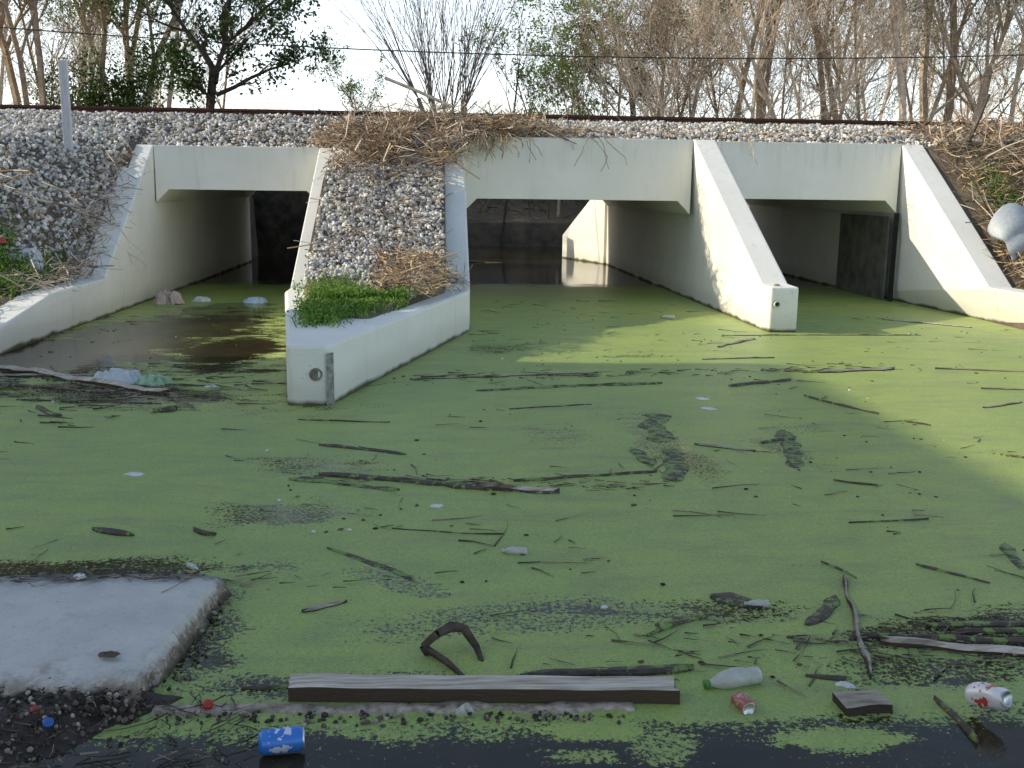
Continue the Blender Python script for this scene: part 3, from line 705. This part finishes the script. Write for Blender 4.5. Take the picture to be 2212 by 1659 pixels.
# ------------------------------------------------------------ floating debris
def plank(name,p0,p1,w,h,mat,bow=0,jag=.9,box=False):
    p0=Vector(p0+(0,));p1=Vector(p1+(0,));d=(p1-p0);L=d.length;d.normalize();s=Vector((-d.y,d.x,0))
    n=max(7,int(L/.03));bm=bmesh.new();rings=[]
    sd=R.random()*50; wob=(.0 if box else .35*w+.01)
    for i in range(n+1):
        t=i/n; a=t*L
        ww=w*.5*(1+jag*.7*noise.noise(Vector((a*9,sd,0)))); 
        if not box:
            ww*=min(1,.25+t*L/.06,.25+(1-t)*L/.06)
        zc=h*(1+(.12 if box else .8)*noise.noise(Vector((a*5,sd+9,0))))
        e0=[R.gauss(0,.008) if box and i in(0,n) else 0 for _ in range(6)]
        c=p0+d*(a)+s*(bow*math.sin(math.pi*t)+wob*noise.noise(Vector((a*4,sd+5,0))))
        R1=1+.25*jag*noise.noise(Vector((a*20,sd+3,0)))
        ps=[(c-s*ww,-.03),(c-s*ww,zc*(.90 if box else .5)),(c-s*ww*(.86 if box else .5),zc*R1),(c+s*ww*(.9 if box else .6),zc*(.98 if box else .8)),(c+s*ww*R1,zc*(.9 if box else .4)),(c+s*ww*R1,-.03)]
        rings.append([bm.verts.new((q+d*e)[:2]+(zq,)) for (q,zq),e in zip(ps,e0)])
    for a,b in zip(rings,rings[1:]):
        for k in range(6): bm.faces.new((a[k],a[(k+1)%6],b[(k+1)%6],b[k]))
    bm.faces.new(rings[0]);bm.faces.new(rings[-1][::-1]);bmesh.ops.recalc_face_normals(bm,faces=bm.faces)
    me=bpy.data.meshes.new(name);bm.to_mesh(me);bm.free();return obj(name,me,[mat])
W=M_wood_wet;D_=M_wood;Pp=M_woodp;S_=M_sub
for p0,p1,w,h,m in [
 ((-3.57,8.55),(-1.96,7.48),.10,.035,Pp),((-3.28,7.84),(-2.36,7.48),.05,.015,W),((-3.6,8.2),(-2.5,8.15),.05,.02,D_),((-.21,8.02),(1.34,8.33),.03,.012,D_),((.30,7.55),(1.78,7.85),.06,.012,S_),((.9,7.7),(1.6,7.84),.04,.015,W),((2.28,7.72),(2.88,8.01),.07,.015,W),
 ((3.22,8.33),(3.97,8.51),.07,.018,D_),((2.76,7.35),(3.05,6.70),.03,.015,W),((-.76,5.21),(-.19,4.98),.06,.010,S_),((-.62,5.27),(.1,5.07),.05,.018,W),((.05,5.07),(.62,4.93),.05,.014,W),((.40,5.13),(1.19,5.29),.03,.012,W),((.20,5.02),(.62,4.94),.045,.026,Pp),
 ((-.69,5.92),(-.17,5.69),.04,.012,W),((1.55,5.89),(1.87,5.72),.04,.010,D_),((1.15,5.79),(1.20,5.43),.08,.012,S_),((-1.89,6.85),(-1.76,6.95),.10,.02,W),
 ((-1.51,4.43),(-1.31,4.34),.05,.016,W),((-1.07,4.41),(-.96,4.33),.035,.02,W),((-.48,3.49),(-.33,3.58),.04,.012,D_),
 ((.26,2.96),(.82,2.99),.04,.014,W),((-.59,2.92),(-.41,2.94),.022,.010,W),((1.61,3.75),(1.36,2.89),.018,.018,D_),((.72,3.24),(.97,3.38),.014,.010,W),
 ((1.58,3.91),(1.66,3.73),.015,.010,W),((1.97,3.87),(2.16,3.65),.025,.010,W),((2.47,4.10),(2.37,3.80),.05,.010,S_),((1.30,3.30),(1.49,3.55),.06,.010,W),((1.03,3.57),(1.20,3.47),.08,.012,W),
 ((1.50,3.15),(2.0,3.03),.045,.022,Pp),((1.47,3.20),(2.2,3.11),.03,.016,W),((1.72,3.27),(2.3,3.27),.05,.012,W),((1.8,3.22),(2.4,3.2),.03,.015,W),((1.50,2.76),(1.50,2.51),.025,.014,W),
 ((2.74,9.73),(3.29,10.31),.06,.016,D_),((3.01,10.54),(5.21,10.58),.02,.010,W),((4.34,8.51),(5.4,8.3),.035,.012,D_),((4.27,7.61),(4.9,7.5),.035,.012,D_),((3.10,6.49),(3.24,6.35),.03,.012,W),
 ((5.38,11.96),(6.12,11.23),.035,.015,Pp),((-2.7,7.01),(-2.45,6.72),.05,.016,W),((1.16,2.92),(1.3,2.90),.035,.010,W),((-3.0,8.0),(-1.7,7.75),.025,.012,W),((-2.9,7.25),(-1.9,7.1),.02,.010,W),
 ((2.1,5.1),(2.3,5.0),.02,.01,W),((-.46,4.15),(-.08,3.77),.03,.005,S_),((1.48,6.75),(1.36,5.95),.15,.008,S_),((1.38,5.8),(1.26,5.1),.12,.006,S_),((2.21,6.24),(1.98,5.35),.10,.006,S_),((2.2,6.0),(1.95,5.9),.04,.012,W),
 ((3.3,5.6),(3.6,5.45),.03,.01,W),((.5,6.9),(1.1,7.05),.015,.008,W),((-.9,6.6),(-.3,6.5),.015,.008,W),((1.9,4.4),(2.3,4.45),.012,.008,W),((-.2,4.4),(.3,4.3),.010,.006,W),((3.9,6.9),(4.3,7.1),.03,.01,D_),((2.4,9.0),(3.1,9.1),.02,.01,D_)]:
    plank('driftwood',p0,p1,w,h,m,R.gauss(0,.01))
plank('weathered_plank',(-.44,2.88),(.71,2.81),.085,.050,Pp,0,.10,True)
plank('wood_chunk',(1.19,2.72),(1.33,2.73),.09,.03,M_wood,0,.5,True)
V,F=segs_mesh([(-.03,3.13,.0),(-.045,3.13,.03),(0,3.15,.062),(.05,3.2,.066),(.09,3.2,.06),(.13,3.13,.025),(-.03,3.13,.02),(.03,3.05,.015)],
              [(-.045,3.13,.03),(0,3.15,.062),(.05,3.2,.066),(.09,3.2,.06),(.13,3.13,.025),(.15,3.07,-.01),(.03,3.05,.015),(.09,2.96,.0)],
              [.010,.012,.014,.018,.016,.012,.012,.011],[.012,.014,.018,.016,.012,.008,.011,.006],8)
obj('bent_branch',np_mesh('bent',V,F,smooth=True),[simple('bent_wood',(.03,.022,.015),(.12,.09,.065),14,.7,.8,.01)])
def s_wat():
    while 1:
        y=2.9+R.random()**1.4*11; x=R.uniform(-3.6,6.5)
        if y<4 and x<-.75: continue
        if -1.7<x<.45 and y>6.9 and x<-.7+(y-7)*.29: continue
        if abs(x-3.7)<.3 and y>10.7: continue
        if noise.noise(Vector((x*.9,y*.9,9)))<-.05: continue
        return x,y,.003
sticks('floating_twigs',420,s_wat,.03,.38,.0030,M_dtwig,.003,.0,lambda:R.gauss(0,.8),.16)
sticks('floating_twigs',220,lambda:(R.gauss(1.8,.5),R.gauss(3.15,.12),.004),.03,.22,.0035,M_dtwig,.005,.02,lambda:R.gauss(0,.5),.08)
sticks('floating_twigs',200,lambda:(R.gauss(-1.5,.5),3.78+R.gauss(0,.05),.006),.03,.2,.0035,M_dtwig,.008,.02,lambda:R.gauss(0,.5),.08)
sticks('floating_twigs',200,lambda:(R.gauss(-2.4,.7),R.gauss(7.6,.45),.006),.05,.4,.005,M_dtwig,.008,.02,lambda:R.gauss(-.2,.4),.08)
sticks('floating_twigs',130,lambda:(lambda t:(-.2+4.2*t,8.05+.5*t+R.gauss(0,.08),.005))(R.random()),.05,.3,.0045,M_dtwig,.006,.02,lambda:R.gauss(.15,.3),.06)
sticks('floating_twigs',110,lambda:(lambda t:(-.7+1.9*t,5.2-.2*t+R.gauss(0,.05),.005))(R.random()),.04,.2,.003,M_dtwig,.006,.02,lambda:R.gauss(-.1,.3),.06)
sticks('slab_litter',90,lambda:(R.uniform(-1.7,-.85),3.64+R.gauss(0,.03),.086),.03,.14,.003,M_dtwig,.006,.05,lambda:R.gauss(0,.6),.1)
P=[s_wat() for _ in range(40)];stone_mesh('foam_bits',P,.022,M_white,.5)
P=[s_wat() for _ in range(420)];stone_mesh('leaf_litter',P,.024,islandmat('litter',[(0,(.05,.035,.02)),(.4,(.14,.09,.05)),(.7,(.03,.02,.015)),(.88,(.25,.2,.13))]),.3)

def lathe(name,prof,mats,n=32,mi=None):
    V=[];F=[];M=[]
    for r,z in prof:
        for i in range(n): V.append((r*math.cos(2*math.pi*i/n),r*math.sin(2*math.pi*i/n),z))
    for j in range(len(prof)-1):
        for i in range(n): F.append((j*n+i,j*n+(i+1)%n,(j+1)*n+(i+1)%n,(j+1)*n+i)); M.append(mi[j] if mi else 0)
    me=np_mesh(name,V,F,M,True); return obj(name,me,mats)
def dent(o,amp,sc=20,seed=0):
    for v in o.data.vertices:
        nn=noise.noise(v.co*sc+Vector((seed,0,0))); s=1+amp*nn; v.co.x*=s; v.co.y*=s
M_alu,_t,_b=newmat('aluminium');_b.inputs['Base Color'].default_value=(.6,.6,.6,1);_b.inputs['Metallic'].default_value=.8;_b.inputs['Roughness'].default_value=.35
def canmat(name,base,mark):
    m,t,bs=newmat(name);co=coords(t)
    n=t.noise(co,55,2,.4); sep=t.add('ShaderNodeSeparateXYZ');t.link(co,sep.inputs[0])
    band=t.math('MULTIPLY',t.sstep(sep.outputs[2],.025,.03),t.sstep(sep.outputs[2],.085,.09,1,0))
    col=t.mix(t.math('MULTIPLY',t.sstep(n,.54,.57),band),base,mark)
    t.link(col,bs.inputs['Base Color']);bs.inputs['Metallic'].default_value=.2;bs.inputs['Roughness'].default_value=.35;return m
CP=[(.0,.008),(.018,.008),(.022,.001),(.026,.001),(.033,.012),(.033,.03),(.033,.05),(.033,.07),(.033,.09),(.033,.105),(.028,.117),(.027,.121),(.025,.121),(.0245,.116),(0,.116)]
CM=[1,1,1,0,0,0,0,0,0,0,1,1,1,1]
def can(name,base,mark,loc,dirv,dn=0,s=1):
    o=lathe(name,CP,[canmat(name+'_paint',base,mark),M_alu],mi=CM)
    if dn: dent(o,dn,28,R.random()*9)
    o.location=loc; o.rotation_euler=Vector(dirv).to_track_quat('Z','Y').to_euler();o.scale=(s,s,s); return o
can('drink_can',(.05,.20,.60),(.62,.68,.80),(-.475,2.545,.038),(1,.14,0.02))
can('drink_can',(.38,.13,.11),(.50,.36,.32),(.91,2.70,.016),(-.15,1,-.08),.4,.7)
can('drink_can',(.78,.76,.74),(.55,.06,.06),(1.575,2.70,.05),(.35,-.75,.25),.35)
def opaque_plastic(name,c,tr=.4,rough=.3):
    m,t,bs=newmat(name); n=t.noise(coords(t),30,4); col=t.ramp(n,[(.3,tuple(a*.75 for a in c)),(.7,c)]); t.link(col,bs.inputs['Base Color'])
    bs.inputs['Roughness'].default_value=rough; bs.inputs['Transmission Weight'].default_value=tr; return m
BP=[(0,.004),(.02,.002),(.031,.006),(.034,.02),(.033,.05),(.035,.08),(.0345,.10),(.035,.13),(.032,.15),(.022,.175),(.013,.19),(.013,.20),(.0155,.20),(.0155,.216),(0,.216)]
BMI=[0]*11+[1,1,1]
def bottle(loc,dirv,s=1,cap=(.08,.25,.04)):
    o=lathe('plastic_bottle',BP,[opaque_plastic('bottle_pet',(.62,.63,.55),.2,.3),opaque_plastic('bottle_cap',cap,0)],mi=BMI); dent(o,.22,18,R.random()*9)
    o.location=loc;o.scale=(s,s,s);o.rotation_euler=Vector(dirv).to_track_quat('Z','Y').to_euler();return o
bottle((1.005,2.90,.022),(-1,-.22,-.04),.88)
bottle((.38,4.06,.010),(-1,.1,0),.5,(.6,.6,.6));bottle((1.22,3.47,.010),(-1,.1,0),.42,(.6,.6,.6));bottle((2.82,11.9,.02),(-1,.5,0),.8,(.6,.1,.1))
bottle((-.93,3.72,.10),(.7,-.7,0),.3,(.7,.7,.7))
def cap(c,loc):
    o=lathe('bottle_cap',[(0,.012),(.013,.012),(.015,.009),(.015,0),(.013,0),(.013,.008),(0,.008)],[opaque_plastic('cap_plastic',c,0)]);o.location=loc;o.rotation_euler=(.4,.2,0)
cap((.45,.03,.02),(-.66,2.79,.02));cap((.03,.12,.40),(-1.06,2.66,.045));cap((.30,.05,.02),(-1.12,2.73,.045))
o=lathe('foam_cup',[(0,0),(.02,0),(.028,.05),(.030,.052),(.026,.048),(.019,.004),(0,.004)],[M_white]);o.location=(.06,2.75,-.005);o.rotation_euler=(.5,.9,.3);dent(o,.6,25);o.scale=(.8,.8,.8)
def sheet(name,loc,sx,sy,hz,mat,rot=0,seed=0,fr=3.5,n=30):
    V=[]
    for j in range(n+1):
        for i in range(n+1):
            u=i/n*2-1;v=j/n*2-1; th=math.atan2(v,u); rr=1+.55*noise.noise(Vector((math.cos(th)*1.6,math.sin(th)*1.6,seed)))
            a=max(abs(u),abs(v));l=math.hypot(u,v) or 1;k=a/l*rr
            x=u*k*sx;y=v*k*sy
            z=hz*((1-min(1,a)**2)*.6+.9*(1-abs(noise.noise(Vector((u*fr*.5,v*fr*.5,seed))))*2.5)*.35+.35*noise.noise(Vector((u*fr,v*fr,seed))))
            V.append((x+hz*.3*noise.noise(Vector((u*4,v*4,seed+4))),y,max(-.01,z*min(1,(1.02-a)*6))))
    F=[(j*(n+1)+i,j*(n+1)+i+1,(j+1)*(n+1)+i+1,(j+1)*(n+1)+i) for j in range(n) for i in range(n)]
    return obj(name,np_mesh(name,V,F,smooth=True),[mat],None,loc,(0,0,rot))
M_bagw=opaque_plastic('bag_white',(.68,.72,.74),.15,.35);M_bagg=opaque_plastic('bag_green',(.38,.58,.36),.15,.4);M_bagb=opaque_plastic('bag_blue',(.50,.66,.80),.1,.4);M_red=opaque_plastic('red_plastic',(.5,.07,.04),0,.5)
sheet('plastic_bag',(-2.42,7.95,.0),.20,.14,.11,M_bagw,.1,1);sheet('plastic_bag',(-2.15,7.85,.0),.14,.09,.08,M_bagg,-.2,2)
sheet('plastic_bag',(-2.35,13.5,.0),.16,.12,.08,M_bagb,0,3);sheet('plastic_bag',(-3.42,13.3,.0),.18,.12,.20,opaque_plastic('bag_pink',(.6,.48,.42),.1,.4),0,4);sheet('plastic_bag',(-3.05,13.6,.0),.12,.07,.07,M_bagw,0,14)
for x,y,s,hh,mt,se in [(-5.15,12.0,.18,.12,M_bagw,5),(-4.35,11.5,.10,.2,M_bagw,6),(-4.25,11.3,.08,.14,M_bagw,7),(-4.75,11.5,.13,.08,M_red,8),(-4.5,11.4,.12,.07,M_bagb,9),(-5.6,13.9,.1,.06,M_bagw,10),(-4.55,13.6,.06,.05,M_bagw,12)]:
    sheet('plastic_bag',(x,y,H(x,y)+.02),s,s*.7,hh,mt,R.random(),se)
for x,y,s in [(-1.58,5.32,.06),(0.0,4.72,.035),(1.95,7.24,.06),(-1.3,3.65,.04),(1.26,2.86,.04),(-1.7,7.75,.08),(1.9,6.9,.07)]:
    sheet('paper_scrap',(x,y,.0 if y>3.7 or x>-.8 else .085),s*.8,s*.4,.014,M_white,R.gauss(0,.5),R.random()*30,3,10)
sheet('dead_leaf',(-1.0,3.0,.083),.035,.014,.014,M_dtwig,0,3,3,10)
# crumpled grey plastic panel lying on the right bank
pr=[(-.46,-.10),(-.38,.12),(-.22,.24),(-.05,.20),(.08,.06),(.16,.16),(.34,.26),(.52,.22),(.72,.05)]
V=[];nn=12
for j in range(nn+1):
    v=j/nn
    for i,(x,z) in enumerate(pr):
        q=noise.noise(Vector((i*.7,v*3,2)))
        V.append((x*(1-.25*v)+.10*v+.03*q,-v*.30+.06*noise.noise(Vector((i*.5,v*4,7)))-.10*math.sin(v*3.1),z*(1-.5*v)-v*.44+.07*q))
F=[(j*9+i,j*9+i+1,(j+1)*9+i+1,(j+1)*9+i) for j in range(nn) for i in range(8)]
o=obj('discarded_plastic_panel',np_mesh('fender',V,F,smooth=True),[opaque_plastic('grey_plastic',(.34,.38,.42),0,.5)],None,(7.22,12.3,1.18))
md=o.modifiers.new('s','SOLIDIFY');md.thickness=.025;md=o.modifiers.new('b','SUBSURF');md.levels=md.render_levels=1

# ------------------------------------------------------------ light, sky, camera
d=Vector((1,-.10,-.47)).normalized()
sun=bpy.data.lights.new('sun','SUN');sun.energy=5;sun.angle=math.radians(.5);sun.color=(1,.90,.70)
so=bpy.data.objects.new('sun',sun);COL.objects.link(so);so.rotation_euler=d.to_track_quat('-Z','Y').to_euler();so.location=(-20,5,20)
w=bpy.data.worlds.new('World');scene.world=w;w.use_nodes=True
t=NT(w);bg=t.n['Background'];sky=t.add('ShaderNodeTexSky');sky.sky_type='NISHITA';sky.sun_disc=False
sky.sun_elevation=math.asin(-d.z);sky.sun_rotation=math.atan2(-d.x,-d.y)
sky.air_density=1.0;sky.dust_density=1.5;sky.ozone_density=1.0
gc=t.add('ShaderNodeTexCoord').outputs['Generated'];sp=t.add('ShaderNodeSeparateXYZ');t.link(gc,sp.inputs[0])
hz=t.sstep(sp.outputs[2],.08,.48,1,0)
hazec=t.mix(hz,(.5,.75,1.1),(6.3,6.5,6.7))
t.link(t.mix(1.0,sky.outputs[0],hazec,'ADD'),bg.inputs[0]);bg.inputs[1].default_value=.15

yaw=math.radians(4.3);pitch=math.atan(422.5/2212);roll=math.radians(.75)
fw=Vector((math.sin(yaw)*math.cos(pitch),math.cos(yaw)*math.cos(pitch),-math.sin(pitch)))
r=Vector((math.cos(yaw),-math.sin(yaw),0));u=r.cross(fw)
r2=r*math.cos(roll)+u*math.sin(roll);u2=u*math.cos(roll)-r*math.sin(roll)
M=Matrix((r2,u2,-fw)).transposed().to_4x4();M.translation=(0,0,1.5)
cam=bpy.data.cameras.new('camera');cam.lens=36;cam.sensor_width=36;cam.clip_end=2000;cam.clip_start=.05
co=bpy.data.objects.new('camera',cam);COL.objects.link(co);co.matrix_world=M;scene.camera=co
